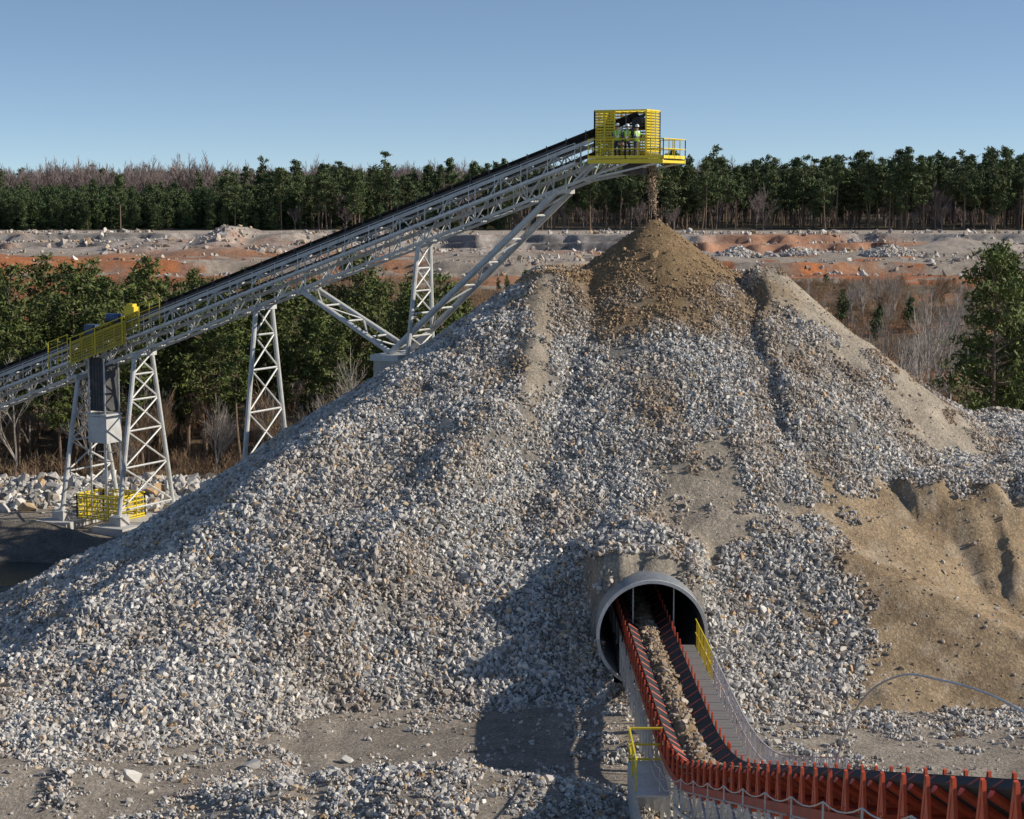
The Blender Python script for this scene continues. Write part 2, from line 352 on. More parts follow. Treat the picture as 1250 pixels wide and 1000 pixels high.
# ------------------------------------------------------------------ rocks
boulders=[];TPL=[]
bp=[(-9.5,67,.36),(-6.2,68.4,.26),(12.4,73.5,.34),(-13.5,64.5,.4),(10.8,79.2,.3),(14.9,72.2,.26),(-26,127,.7)]
def gz(x,y): return float(ground(np.array([float(x)]),np.array([float(y)]))[0])
def pz(x,y): return max(gz(x,y),float(pile(np.array([float(x)]),np.array([float(y)]))[0]))
for k in range(7):
    bm=bmesh.new()
    for i in range(13):
        v=Vector(RNG.normal(size=3)).normalized()*random.uniform(.8,1.12);v.x*=random.uniform(.95,1.25);v.z*=.78
        bm.verts.new(v)
    bmesh.ops.convex_hull(bm,input=bm.verts)
    for v in [v for v in bm.verts if not v.link_faces]: bm.verts.remove(v)
    bm.verts.index_update()
    TPL.append((np.array([v.co[:] for v in bm.verts]),[tuple(v.index for v in f.verts) for f in bm.faces]))
    me=bpy.data.meshes.new('boulder');bm.to_mesh(me);bm.free();me.materials.append(M_rock)
    o=bpy.data.objects.new('boulder',me);link(o)
    x,y,s=bp[k]
    o.location=(x,y,pz(x,y)+s*.3);o.scale=(s,s*1.1,s);o.rotation_euler=(.3*k,.2,k);boulders.append(o)
def rotm(a,b,c):
    ca,sa,cb,sb,cc,s_=math.cos(a),math.sin(a),math.cos(b),math.sin(b),math.cos(c),math.sin(c)
    return np.array([[cb*cc,sa*sb*cc-ca*s_,ca*sb*cc+sa*s_],[cb*s_,sa*sb*s_+ca*cc,ca*sb*s_-sa*cc],[-sb,sa*cb,ca*cb]])
clusters=[]
cpos=[(-11,70.5),(-16.5,66),(-3.6,71.8),(11.5,70.8),(17.5,69.5),(14,76.2),(-20,68),(1.5,66.5)]
for k in range(8):
    V=[];F=[];b=0
    for j in range(38):
        r=.5*math.sqrt(random.random());a=random.uniform(0,6.283);s=min(.18,max(.024,math.exp(random.gauss(math.log(.060),.46))))
        tv,tf=TPL[random.randrange(7)]
        v=(tv*np.array([s*random.uniform(.75,1.2),s*random.uniform(.75,1.2),s*random.uniform(.7,1)]))@rotm(*[random.uniform(0,6.28) for _ in range(3)]).T
        v=v+np.array([r*math.cos(a),r*math.sin(a),s*.3+random.gauss(.01,.024)])
        V+=v.tolist();F+=[tuple(b+i for i in f) for f in tf];b+=len(tv)
    me=bpy.data.meshes.new('rock_cluster');me.from_pydata(V,[],F);me.materials.append(M_rock);me.update()
    o=bpy.data.objects.new('loose_stones',me);link(o);x,y=cpos[k];o.location=(x,y,pz(x,y));clusters.append(o)
def scatter(name,x,y,z,size,tint,parent=None):
    n=len(x);P=np.stack([x,y,z+size*.18],-1);rot=RNG.uniform(0,6.28,(n,3))
    scl=size[:,None]*RNG.uniform(.7,1.25,(n,3))
    return instancer(name,P,rot,scl,RNG.integers(0,7,n),tint,boulders,parent)
def cscatter(name,x,y,zf,sc_,tint,parent=None):
    n=len(x);e=.3;z=zf(x,y);gx=(zf(x+e,y)-zf(x-e,y))/(2*e);gy=(zf(x,y+e)-zf(x,y-e))/(2*e)
    nv=np.stack([-gx,-gy,np.ones(n)],-1);nv/=np.linalg.norm(nv,axis=1)[:,None]
    t1=np.stack([np.ones(n),np.zeros(n),gx],-1);t1/=np.linalg.norm(t1,axis=1)[:,None];t2=np.cross(nv,t1)
    a=RNG.uniform(0,6.283,n)[:,None];c1=t1*np.cos(a)+t2*np.sin(a);c2=-t1*np.sin(a)+t2*np.cos(a)
    rot=np.stack([np.arctan2(c2[:,2],nv[:,2]),np.arcsin(np.clip(-c1[:,2],-1,1)),np.arctan2(c1[:,1],c1[:,0])],-1)
    scl=np.repeat(sc_[:,None],3,1)
    return instancer(name,np.stack([x,y,z-.01],-1),rot,scl,RNG.integers(0,8,n),tint,clusters,parent)
def sizes(n,m,s): return np.clip(np.exp(RNG.normal(math.log(m),s,n)),m*.35,m*3.2)
def ptint(x,y,f,cone):
    dist=np.hypot(x-AX,y-AY)
    return np.clip(cone*.95+f*.4+.4*sm((fbm(x/3,y/3,4,95)-.5)/.18)*sm((22-dist)/12)+.3*sm((fbm(x/2.5,y/2.5,4,96)-.52)/.1)+RNG.normal(0,.08,len(x)),0,1)
n=44000
x=RNG.uniform(-40,48,n);y=RNG.uniform(58,122,n)
z=pile(x,y);g=ground(x,y);f,cone,bn=fines(x,y,z)
ok=(z>g-.05)&(RNG.random(n)<1-1.05*f)&~((y>112)&(RNG.random(n)<.6))&~((np.hypot(x-TX,z-TZ)<2.62)&(y>TY-1)&(y<92))
x,y,f,cone=x[ok],y[ok],f[ok],cone[ok]
cs=(.92+.25*sm((np.hypot(x-AX,y-AY)-14)/16))*RNG.uniform(.8,1.2,len(x))*(1-.3*cone)
cscatter('rocks',x,y,pile,cs,ptint(x,y,f,cone),stock)
n=80000
x=RNG.uniform(-36,46,n);y=RNG.uniform(60,110,n);z=pile(x,y);g=ground(x,y);f,cone,bn=fines(x,y,z)
ok=(z>g-.05)&(RNG.random(n)<np.where(f>.3,.18+.5*cone+.5*(1-f),.25))&~((np.hypot(x-TX,z-TZ)<2.38)&(y>TY-1)&(y<92))
x,y,z,f,cone=[a[ok] for a in (x,y,z,f,cone)]
sz=sizes(len(x),.066,.48)*(1-.3*np.maximum(f,cone));bg_=RNG.random(len(x))<.007;sz=np.where(bg_,sz*2.3,sz)
scatter('scattered_rocks',x,y,z,sz,ptint(x,y,f,cone),stock)
def md_(x,y): return np.exp(-np.abs((x+2.8+.25*(y-61))/7.8)**5-((y-60.8)/3.7)**4)
def rs_(x,y): return np.exp(-((y-72.6-.15*(x-14))/1.3)**2)*sm((x-8)/2)
n=9000
x=RNG.uniform(-32,36,n);y=RNG.uniform(52,86,n);z=ground(x,y);pn=fbm(x/3,y/3,4,97)
toe=sm((pile(x,y)-z+.7)/.7)
pr=np.clip(.5*sm((pn-.60)/.06)+1.0*md_(x,y)+.8*rs_(x,y)+.75*toe,0,1)
ok=(RNG.random(n)<pr)&~((np.abs(x-TX)<2.6)&(y>75))&(pile(x,y)<z+.1)
x,y=x[ok],y[ok];cscatter('loose_gravel',x,y,ground,RNG.uniform(.75,1.15,len(x)),np.clip(RNG.normal(.1,.1,len(x)),0,1))
n=34000
x=RNG.uniform(-32,36,n);y=RNG.uniform(52,86,n);z=ground(x,y);pn=fbm(x/4,y/4,4,97)
ok=(RNG.random(n)<np.clip(.10+.5*sm((pn-.5)/.1)+md_(x,y)*.5,0,1))&~((np.abs(x-TX)<2.4)&(y>75.5))&(pile(x,y)<z+.1)
x,y,z=x[ok],y[ok],z[ok];scatter('scattered_gravel',x,y,z,sizes(len(x),.05,.55),np.clip(RNG.normal(.15,.15,len(x)),0,1))
n=5500;x=RNG.uniform(-60,-12,n);y=RNG.normal(128.5,1.8,n)
scatter('rock_berm',x,y,ground(x,y),sizes(n,.24,.4),np.clip(RNG.normal(.05,.1,n),0,1))
n=28000;x=RNG.uniform(-190,190,n);y=RNG.uniform(352,462,n);m=fbm(x/10,y/7,4,99)
ok=RNG.random(n)<np.where(x<-5,.85*(.2+.8*sm((y-388)/15)),.45)*sm((m-.45)/.08)
x,y=x[ok],y[ok];scatter('blasted_rock',x,y,ground(x,y),sizes(len(x),.31,.6),np.clip(RNG.normal(.35,.2,len(x)),0,1))
n=520;t=RNG.random(n);x=7.5+RNG.normal(0,.10,n)*(1+t)+.25*(1-t);y=102.9+RNG.normal(0,.13,n);z=20-.1+t**.8*2.8
scatter('falling_rock',x,y,z,sizes(n,.045,.5),np.full(n,.85))
n=1800;hx=[];hy=[];hz=[]
for (cx,cy,rad,h) in ((46,384,5.5,2.4),(77,384,6,2.2),(60,392,4,1.5)):
    a=RNG.uniform(0,6.283,n);q=np.sqrt(RNG.random(n));rr=q*rad*(1+.12*np.sin(3*a+cx));hx.append(cx+rr*np.cos(a));hy.append(cy+rr*np.sin(a));hz.append(gz(cx,cy)+h*(1-q)-.1)
hx,hy,hz=[np.concatenate(k) for k in (hx,hy,hz)];scatter('gravel_heaps',hx,hy,hz,sizes(len(hx),.3,.3),np.clip(RNG.normal(.15,.1,len(hx)),0,1))
# ------------------------------------------------------------------ trees
def tri_clumps(C,rad,k,ls,rng):
    n=len(C)*k;c=np.repeat(C,k,0)+rng.normal(size=(n,3))*np.array([rad,rad,rad*.5])*.55
    a=rng.normal(size=(n,3));a/=np.linalg.norm(a,axis=1)[:,None];b=rng.normal(size=(n,3));b=np.cross(a,b);b/=np.linalg.norm(b,axis=1)[:,None]
    L=ls*rng.uniform(.6,1.3,n)[:,None]
    return np.stack([c-a*L*.5-b*L*.2,c-a*L*.3+b*L*.26,c+a*L*.7],1).reshape(-1,3)
def pine_mesh(name,H,cb,rad,seed,k=14,ls=.42,mat=None,shape=1.0,step=.6,cr=.16,nbr=(3,6)):
    rng=np.random.default_rng(seed);mb=MB()
    bx,by=rng.normal(0,.25,2);pts=[]
    for i in range(9):
        t=i/8;pts.append(Vector((bx*math.sin(t*2.5),by*math.sin(t*3),H*t)))
    tr=.011*H+.04
    for i in range(8): mb.tube(pts[i],pts[i+1],tr*(1-i/8.6),7,0,tr*(1-(i+1)/8.6),False)
    C=[];z=cb*H;side=rng.uniform(0,6.283)
    while z<H*.985:
        q=(z-cb*H)/(H-cb*H);L=rad*(math.sin(min(1,(q+.16)*1.25)*math.pi*.5)**.7)*(1-q)**(.62*shape)*1.25
        for j in range(rng.integers(*nbr)):
            if rng.random()<.15:continue
            a=rng.uniform(0,6.283);l=L*rng.uniform(.45,1.25)*(1+.25*math.cos(a-side));el=rng.uniform(-.15,.4)+.45*q
            t=z/H;i=min(7,int(t*8));b0=pts[i].lerp(pts[i+1],t*8-i)
            e=b0+Vector((math.cos(a)*l*math.cos(el),math.sin(a)*l*math.cos(el),l*math.sin(el)))
            mb.tube(b0,e,.03+.012*l,4,0,.012,False)
            for w in (.5,.75,1.0):
                if l*w>.35:
                    p=b0.lerp(e,w);C.append((p.x+rng.normal(0,.18),p.y+rng.normal(0,.18),p.z+rng.normal(0,.12)+.1))
        z+=step*rng.uniform(.6,1.5)
    C.append((pts[-1].x,pts[-1].y,H-.1));C=np.array(C)
    for _ in range(9):
        a=rng.uniform(0,6.283);z0=rng.uniform(min(.25,cb*.5),cb)*H;l=rng.uniform(.4,1.3);t=z0/H;i=min(7,int(t*8));b0=pts[i].lerp(pts[i+1],t*8-i)
        mb.tube(b0,b0+Vector((math.cos(a)*l,math.sin(a)*l,.1)),.03,3,0,.008,False)
    T=tri_clumps(C,rad*cr+.16,k,ls,rng);nb=len(T)//3
    b=len(mb.v);mb.v+=[tuple(v) for v in T];mb.f+=[(b+3*i,b+3*i+1,b+3*i+2) for i in range(nb)];mb.m+=[1]*nb
    me=bpy.data.meshes.new(name);me.from_pydata(mb.v,[],mb.f);me.materials.append(M_bark);me.materials.append(mat or M_needle);me.polygons.foreach_set('material_index',mb.m);me.update();return me
def bare_mesh(name,H,seed,mat,depth=5,spread=.5,thin=1.0):
    rng=random.Random(seed);mb=MB()
    def grow(p,d,l,r,k):
        mid=p+d*l*.5+Vector((rng.gauss(0,.04),rng.gauss(0,.04),0))*l;e=mid+d*l*.5
        mb.tube(p,mid,r,4 if k<3 else 3,0,r*.85,False);mb.tube(mid,e,r*.85,4 if k<3 else 3,0,r*.68,False)
        if k>=depth:return
        nb=rng.choice((2,3,3)) if k else 3
        for i in range(nb+1):
            if i==nb: nd=d+Vector((rng.gauss(0,.12),rng.gauss(0,.12),.1));b=e;ll=l*.8
            else:
                a=rng.uniform(0,6.283);nd=d+Vector((math.cos(a),math.sin(a),.15))*rng.uniform(.5,1.0)*spread*1.5;b=p.lerp(e,rng.uniform(.55,1));ll=l*rng.uniform(.55,.8)
            grow(b,nd.normalized(),ll,max(r*(.72 if i==nb else .52),.012*thin),k+1)
    grow(Vector((0,0,-.2)),Vector((0,0,1)),H*.30,.011*H*thin+.03,0)
    me=bpy.data.meshes.new(name);me.from_pydata(mb.v,[],mb.f);me.materials.append(mat);me.update();return me
def shrub_mesh(name,seed,mat):
    rng=random.Random(seed);mb=MB()
    for i in range(26):
        a=rng.uniform(0,6.283);t=rng.uniform(0,.6);p=Vector((rng.gauss(0,.3),rng.gauss(0,.3),-.1))
        d=Vector((math.cos(a)*t,math.sin(a)*t,1)).normalized();l=rng.uniform(.7,1.6)
        e=p+d*l;mb.tube(p,e,.018,3,0,.009,False)
        for j in range(4):
            b=p.lerp(e,rng.uniform(.35,.95));d2=(d+Vector((rng.gauss(0,.6),rng.gauss(0,.6),rng.gauss(0,.2)))).normalized();mb.tube(b,b+d2*rng.uniform(.25,.6),.011,3,0,.006,False)
    me=bpy.data.meshes.new(name);me.from_pydata(mb.v,[],mb.f);me.materials.append(mat);me.update();return me
pines=[pine_mesh('pine_a',15,.38,2.9,1,k=18),pine_mesh('pine_b',15,.46,2.6,2,k=18),pine_mesh('pine_c',15,.54,2.3,3,k=18),pine_mesh('pine_d',15,.3,3.1,4,k=17),pine_mesh('pine_e',15,.46,3.2,14,k=18,nbr=(2,6),step=.65)]
fpines=[pine_mesh('forest_pine_a',15,.38,2.5,51,k=13,ls=.6,mat=M_needle3,cr=.18),pine_mesh('forest_pine_b',15,.5,2.2,52,k=13,ls=.6,mat=M_needle3,cr=.18),pine_mesh('forest_pine_c',15,.3,2.8,53,k=13,ls=.6,mat=M_needle3,cr=.18),pine_mesh('forest_pine_d',15,.6,1.9,54,k=13,ls=.6,mat=M_needle3,cr=.18,nbr=(2,5)),pine_mesh('forest_pine_e',15,.45,3.0,55,k=13,ls=.6,mat=M_needle3,cr=.16,nbr=(2,5),step=.8),pine_mesh('forest_pine_f',15,.66,2.3,56,k=13,ls=.6,mat=M_needle3,cr=.18)]
big=pine_mesh('pine_big',15,.12,4.2,9,k=34,ls=.34,step=.45,cr=.13)
young=[pine_mesh('pine_young_a',9,.05,2.1,5,k=16,ls=.5,mat=M_needle2,cr=.2),pine_mesh('pine_young_b',9,.08,1.9,6,k=16,ls=.5,mat=M_needle2,cr=.2)]
bares=[bare_mesh('bare_a',12,21,M_bark2),bare_mesh('bare_b',12,22,M_bark2,5,.4),bare_mesh('bare_c',11,23,M_twig,5,.55)]
farb=[bare_mesh('bare_far_a',18,31,M_far,5,.5,2.2),bare_mesh('bare_far_b',18,32,M_far,5,.6,2.2)]
shr=[shrub_mesh('shrub_a',41,M_twig),shrub_mesh('shrub_b',42,M_twig)]
def place(name,me,x,y,s,rz=None,sz=None,dz=-.2):
    o=bpy.data.objects.new(name,me);link(o);o.location=(x,y,gz(x,y)+dz);o.scale=(s,s,sz or s);o.rotation_euler=(0,0,random.uniform(0,6.28) if rz is None else rz);return o
P_obj=[];Y_obj=[];B_obj=[]
for i,(x,y,s) in enumerate([(-38,143,.82),(-34.5,147,.98),(-30.5,143,.86),(-43,150,.80),(-26,149,.9),(-22.5,144,.78),(-19,150,.93),(-15.5,146,.76),(-12.5,153,.9),(-36.5,154,1.02),(-28,156,.9),(-47,147,.86),(-9.5,150,.78),(-24,154,.93),(-32.5,151,.94),(-41,146,.85),(-17,155,.9),(-20.5,141,.72),(-13.5,143,.68),(-28,141,.7),(-34,140,.66),(-10.5,145,.66),(-7,148,.7)]):
    P_obj.append(place('pine_tree',pines[i%5],x,y,s))
place('pine_tree',big,32.9,127,1.02,1.0,1.18);place('pine_tree',big,37.2,131,1.05,3.0,1.15);place('pine_tree',pines[3],35.6,135,1.1);place('pine_tree',pines[0],42,129,1.1)
for i,(x,y,s) in enumerate([(37,165,.95),(34.5,158,.9),(29,163,.85),(24,178,.7),(-31,137,.7),(-17,138,.7),(-37,138,.75),(40.5,172,1.),(20,190,.7),(31,148,.8)]):
    B_obj.append(place('bare_tree',bares[i%3],x,y,s))
Y_obj=[place('pine_tree',young[0],-62,200,.9),place('pine_tree',young[1],52,210,.6)]
FP_obj=[place('pine_tree',fpines[k],-160+60*k,481,.9+.04*k) for k in range(6)]
F_obj=[place('bare_tree',farb[0],-330,620,1),place('bare_tree',farb[1],330,620,1)]
S_obj=[place('shrub',shr[0],30,140,1.2),place('shrub',shr[1],33,143,1.3)]
def mass(name,x,y,scale,var,srcs,squash=.12,dz=-.2):
    n=len(x);z=ground(x,y)+dz;rot=np.stack([RNG.normal(0,.03,n),RNG.normal(0,.03,n),RNG.uniform(0,6.28,n)],-1)
    scl=scale[:,None]*(1+RNG.uniform(-squash,squash,(n,3)));return instancer(name,np.stack([x,y,z],-1),rot,scl,var,np.zeros(n),srcs)
n=220;x=RNG.uniform(-75,-4,n);y=RNG.uniform(143,205,n)
mass('pine_woodland',x,y,RNG.uniform(.5,.95,n)*(1-.2*(y>180)),RNG.integers(0,5,n),P_obj[:5])
n=220;x=RNG.uniform(-80,0,n);y=RNG.uniform(135,215,n);mass('bare_woodland',x,y,RNG.uniform(.3,.7,n),RNG.integers(0,3,n),B_obj[:3])
n=10000;x=RNG.uniform(-110,120,n);y=RNG.uniform(134,330,n);m=fbm(x/14,y/14,3,101);ok=RNG.random(n)<sm((m-.38)/.15);x=x[ok];y=y[ok]
mass('dry_brush',x,y,RNG.uniform(.6,1.5,len(x)),RNG.integers(0,2,len(x)),S_obj)
n=230;x=RNG.uniform(16,95,n);y=RNG.uniform(150,290,n);mass('thicket',x,y,RNG.uniform(.25,.65,n),RNG.integers(0,3,n),B_obj[:3])
n=30;x=RNG.uniform(-90,90,n);y=RNG.uniform(210,330,n);mass('scrub_pines',x,y,RNG.uniform(.25,.55,n),RNG.integers(0,2,n),Y_obj)
n=2700;x=RNG.uniform(-75,420,n);y=482+RNG.uniform(0,1,n)**1.2*140
dens=fbm(x/16,y/30,3,111);ok=RNG.random(n)<.25+1.0*sm((dens-.40)/.15);x=x[ok];y=y[ok];n=len(x)
hh=(.64+.68*RNG.beta(2.2,2,n))*(1-.16*sm((60-x)/80))*(1+.25*(fbm(x/30,y/30,2,117)-.5));mass('pine_forest',x,y,hh,RNG.integers(0,6,n),FP_obj,.2)
n=3800;x=RNG.uniform(-420,0,n);y=482+RNG.uniform(0,1,n)*120;ok=(x<-55)|(RNG.random(n)<.4);x=x[ok];y=y[ok]
mass('pine_plantation',x,y,RNG.uniform(.6,1.12,len(x)),RNG.integers(0,2,len(x)),Y_obj,.2)
n=70;x=RNG.uniform(-300,-50,n);y=RNG.uniform(560,680,n);mass('tall_pines',x,y,RNG.uniform(.65,1.0,n),RNG.integers(0,6,n),FP_obj)
n=220;x=RNG.uniform(-60,430,n);y=RNG.uniform(478,560,n);mass('forest_understory',x,y,RNG.uniform(.25,.7,n),RNG.integers(0,2,n),F_obj)
n=4600;x=RNG.uniform(-620,620,n);y=RNG.uniform(640,980,n)
mass('hardwood_forest',x,y,RNG.uniform(.66,1.0,n)*(1+.2*(fbm(x/50,y/60,2,113)-.5)*2),RNG.integers(0,2,n),F_obj)
n=520;x=RNG.uniform(-600,600,n);y=RNG.uniform(650,960,n);mass('mixed_pines',x,y,RNG.uniform(.8,1.15,n),RNG.integers(0,6,n),FP_obj)
mb=MB();bz=gz(-167,950)
for q in ((-1,-.6),(1,-.6),(0,1.1)): mb.tube((-167+q[0],950+q[1],bz),(-167+q[0]*.3,950+q[1]*.3,42),.16,5)
for i in range(12):
    z0=bz+i*(42-bz)/12;mb.tube((-168+.06*i,949.4,z0),(-166-.06*i,949.4,z0+(42-bz)/12),.1,4)
mb.build('radio_mast',[M_white])
# ------------------------------------------------------------------ pond
mb=MB();ring=[];nn=48
for i in range(nn):
    a=i*6.283/nn;ring.append((-33.5+10*math.cos(a),105.5+4.4*math.sin(a),-.55))
mb.add(ring,[tuple(range(nn))])
mw,nt,b=nmat('pond_water');b.inputs['Base Color'].default_value=(.03,.035,.03,1);b.inputs['Roughness'].default_value=.2
nz=N(nt,'ShaderNodeTexNoise');nz.inputs['Scale'].default_value=3;bpn=N(nt,'ShaderNodeBump');bpn.inputs['Strength'].default_value=.4;nt.links.new(nz.outputs['Fac'],bpn.inputs['Height']);nt.links.new(bpn.outputs[0],b.inputs['Normal'])
mb.build('pond_water',[mw])
# ------------------------------------------------------------------ stacker conveyor
stk=empty('stacker_conveyor')
U=Vector((-.889,.458,0));NN=Vector((-.458,-.889,0));SL=-.345;ZV=Vector((0,0,1));A3=(U,NN,ZV)
def S(s,l,v):
    p=Vector((5.2,104,24.2))+U*s+NN*l;p.z+=SL*s+v;return p
S0,S1=-2.1,66
tr=MB();pn=1.65;npan=int((S1-1)/pn);hw=.78;D=-1.95
for l in (hw,-hw):
    tr.beam(S(S0+.8,l,0),S(S1,l,0),.13,.2);tr.beam(S(1.2,l,D),S(S1,l,D),.13,.16)
    tr.beam(S(S0+.8,l,-.2),S(1.2,l,D),.1,.12)
    for i in range(npan):
        a=1.2+i*pn;b=a+pn
        tr.beam(S(a,l,0),S(a,l,D),.08,.08)
        if i%2: tr.beam(S(a,l,0),S(b,l,D),.07,.07)
        else: tr.beam(S(a,l,D),S(b,l,0),.07,.07)
for i in range(npan):
    a=1.2+i*pn
    tr.beam(S(a,-hw,D),S(a,hw,D),.08,.08);tr.beam(S(a,-hw,-.1),S(a,hw,-.1),.08,.1)
    tr.beam(S(a,-hw if i%2 else hw,D),S(a+pn,hw if i%2 else -hw,D),.05,.05)
tr.build('truss',[M_white],stk)
bl=MB()
def beltstrip(mb,pts_fn,prof,ss,mi=0,th=.02):
    k=len(prof);vs=[];
    for s in ss:
        for (l,v) in prof: vs.append(pts_fn(s,l,v))
        for (l,v) in prof[::-1]: vs.append(pts_fn(s,l,v-th))
    m=2*k;fs=[]
    for i in range(len(ss)-1):
        for j in range(m): fs.append((i*m+j,i*m+(j+1)%m,(i+1)*m+(j+1)%m,(i+1)*m+j))
    mb.add(vs,fs,mi)
ss=np.arange(S0,S1,1.0)
beltstrip(bl,S,[(-.70,.62),(-.25,.33),(.25,.33),(.70,.62)],ss)
beltstrip(bl,S,[(-.6,-.62),(.6,-.62)],ss)
c=S(S0,0,.0);bl.tube(c-NN*.7,c+NN*.7,.32,20)
bl.build('belt',[M_belt],stk)
idl=MB()
for i in range(int((S1-S0)/1.2)):
    s=S0+.6+i*1.2
    idl.beam(S(s,-.8,.14),S(s,.8,.14),.1,.07)
    for q in (-1,1):
        idl.tube(S(s,.25*q,.26),S(s,.74*q,.56),.07,6);idl.beam(S(s,.79*q,.1),S(s,.79*q,.68),.09,.06)
    if i%2==0: idl.tube(S(s,-.62,-.7),S(s,.62,-.7),.06,6)
for q in (-1,1):
    for i in range(int((S1-2)/3.0)):
        idl.beam(S(2+i*3,.83*q,.24),S(2+i*3+2.92,.83*q,.24),.03,.26)
idl.build('idlers',[M_dark],stk)
wk=MB()
for q,wl in ((1,1),( -1,1)):
    l0=.86*q;l1=1.55*q;v=-1.0
    wk.beam(S(1.2,l1,v),S(S1,l1,v),.05,.14);wk.beam(S(1.2,l0,v),S(S1,l0,v),.05,.12)
    for i in range(int(S1/.55)):
        s=1.3+i*.55
        if s<S1: wk.beam(S(s,l0,v+.05),S(s,l1,v+.05),.42,.02)
    for i in range(int(S1/1.65)):
        s=1.2+i*1.65
        wk.beam(S(s,l1,v),S(s,l1,v+1.07),.045,.045);wk.beam(S(s,q*hw,D+.1),S(s,l1,v-.05),.05,.05)
    for h in (.55,1.07): wk.tube(S(1.2,l1,v+h),S(S1,l1,v+h),.024,5)
wk.build('walkway',[M_galv],stk)
dr=MB();DS=1.3;DV=-.3
def sp(mb,s0,s1,l,v0,v1,mi,dn=.16,t=.085):
    a=S(s0+DS,l,DV);b=S(s1+DS,l,DV);mb.panel(Vector((a.x,a.y,0)),Vector((b.x,b.y,0)),a.z+v0,a.z+v1,dn,t,mi,b.z+v0,b.z+v1)
sp(dr,31.0,35.4,1.62,-.9,.45,2);sp(dr,30.2,31.2,1.3,-.2,.8,2);sp(dr,31.0,35.2,.95,-.2,.9,2)
for s in (31.2,33.4,35.4):
    dr.beam(S(s+DS,1.66,-.9+DV),S(s+DS,1.66,.75+DV),.07,.07)
dr.tube(S(31+DS,1.7,.75+DV),S(35.6+DS,1.7,.75+DV),.03,6)
c=S(31.0+DS,.95,.95+DV);dr.box(c,.8,.55,.75,0,A3);dr.box(c+Vector((0,0,.45)),.5,.4,.2,0,A3)
c=S(32.4+DS,.95,1.05+DV);dr.tube(c-U*.5,c+U*.45,.3,12,1)
c=S(34.2+DS,.95,.9+DV);dr.box(c,.7,.7,.6,1,A3)
for s0 in (29.6,37.0):
    for h in (.2,.7,1.15): dr.tube(S(s0,1.6,h-.4),S(s0+1.6,1.6,h-.4),.03,6)
    for k in (0,.8,1.6): dr.beam(S(s0+k,1.6,-1),S(s0+k,1.6,.75),.05,.05)
dr.build('drive_station',[M_yel,paint('drive_blue',(.03,.07,.16),.5),M_yel2],stk)
def bent(name,s,zb,half,side=.0):
    mb=MB();top=[S(s,l,D-.1) for l in (.85,-.85)]
    c0=Vector((5.2,104,0))+U*s
    base=[c0+NN*half,c0-NN*half]
    for i,b in enumerate(base): b.z=zb+.9
    for t,b in zip(top,base): mb.tube(t,b,.15,10)
    mb.beam(top[0]+NN*.35,top[1]-NN*.35,.25,.3)
    nl=5;L=[0]
    for i in range(nl): L.append(L[-1]+1+.28*i)
    L=[a/L[-1]*.97 for a in L]
    for i in range(nl):
        a0=top[0].lerp(base[0],L[i]);a1=top[1].lerp(base[1],L[i]);b0=top[0].lerp(base[0],L[i+1]);b1=top[1].lerp(base[1],L[i+1])
        mb.tube(a0,b1,.06,6);mb.tube(a1,b0,.06,6);mb.tube(b0,b1,.065,6)
    for b in base:
        mb.box(b-Vector((0,0,.45)),.9,.9,.9,1,A3);mb.box(b+Vector((0,0,.03)),.6,.6,.06,0,A3)
    mb.box(c0+Vector((0,0,zb-.02)),2.4,2*half+2.4,.7,1,A3)
    return mb.build(name,[M_white,M_conc],stk)
for s in (32.2,36.8): bent('trestle_bent',s,.1,2.75)
bent('trestle_bent',22.9,.1,2.9);bent('trestle_bent',55,.2,1.9)
v=MB();B0=13.2
def legpair(s_top,r=.17):
    tp=[S(s_top,l,D-.1) for l in (.9,-.9)];c0=Vector((5.2,104,0))+U*B0;bs=[c0+NN*1.15,c0-NN*1.15]
    for b in bs:b.z=11.9
    for t,b in zip(tp,bs): v.tube(t,b,r,10)
    nl=7 if s_top<10 else 4
    for i in range(nl):
        a0=tp[0].lerp(bs[0],i/nl);a1=tp[1].lerp(bs[1],i/nl);b0=tp[0].lerp(bs[0],(i+1)/nl);b1=tp[1].lerp(bs[1],(i+1)/nl)
        v.tube(a0 if i%2 else a1,b1 if i%2 else b0,.06,6);v.tube(a0,a1,.06,6)
    v.beam(tp[0]+NN*.3,tp[1]-NN*.3,.22,.25)
legpair(2.6,.19);legpair(19.6,.16)
tp=[S(11.6,l,D-.1) for l in (.7,-.7)];c0=Vector((5.2,104,0))+U*11.9;bs=[c0+NN*1.5,c0-NN*1.5]
for b in bs:b.z=11.6
for t,b in zip(tp,bs): v.tube(t,b,.13,8)
for i in range(5):
    a0=tp[0].lerp(bs[0],i/5);a1=tp[1].lerp(bs[1],i/5);b0=tp[0].lerp(bs[0],(i+1)/5);b1=tp[1].lerp(bs[1],(i+1)/5)
    v.tube(a0,b1,.055,6);v.tube(a1,b0,.055,6);v.tube(b0,b1,.055,6)
c0=Vector((5.2,104,5.7))+U*B0
v.box(c0,1.6,3.6,11.6,1,A3);v.box(c0+Vector((0,0,5.95)),1.9,3.9,.35,0,A3)
v.build('strut_support',[M_white,M_conc],stk)
g=MB();c=S(35.2,.3,0)
g.box(Vector((c.x,c.y,9.0)),1.15,1.3,3.4,0,A3)
for k in range(5): p=c+U*(-.46+.23*k)+NN*.66;g.beam((p.x,p.y,7.4),(p.x,p.y,10.6),.05,.04,0)
for q in (-.62,.62):
    for w in (-.7,.7): p=c+U*q+NN*w;g.beam((p.x,p.y,.6),(p.x,p.y,10.7),.1,.1,1)
g.box(Vector((c.x,c.y,6.1)),1.5,1.5,1.7,1,A3);g.box(Vector((c.x,c.y,7.05)),1.6,1.6,.12,1,A3)
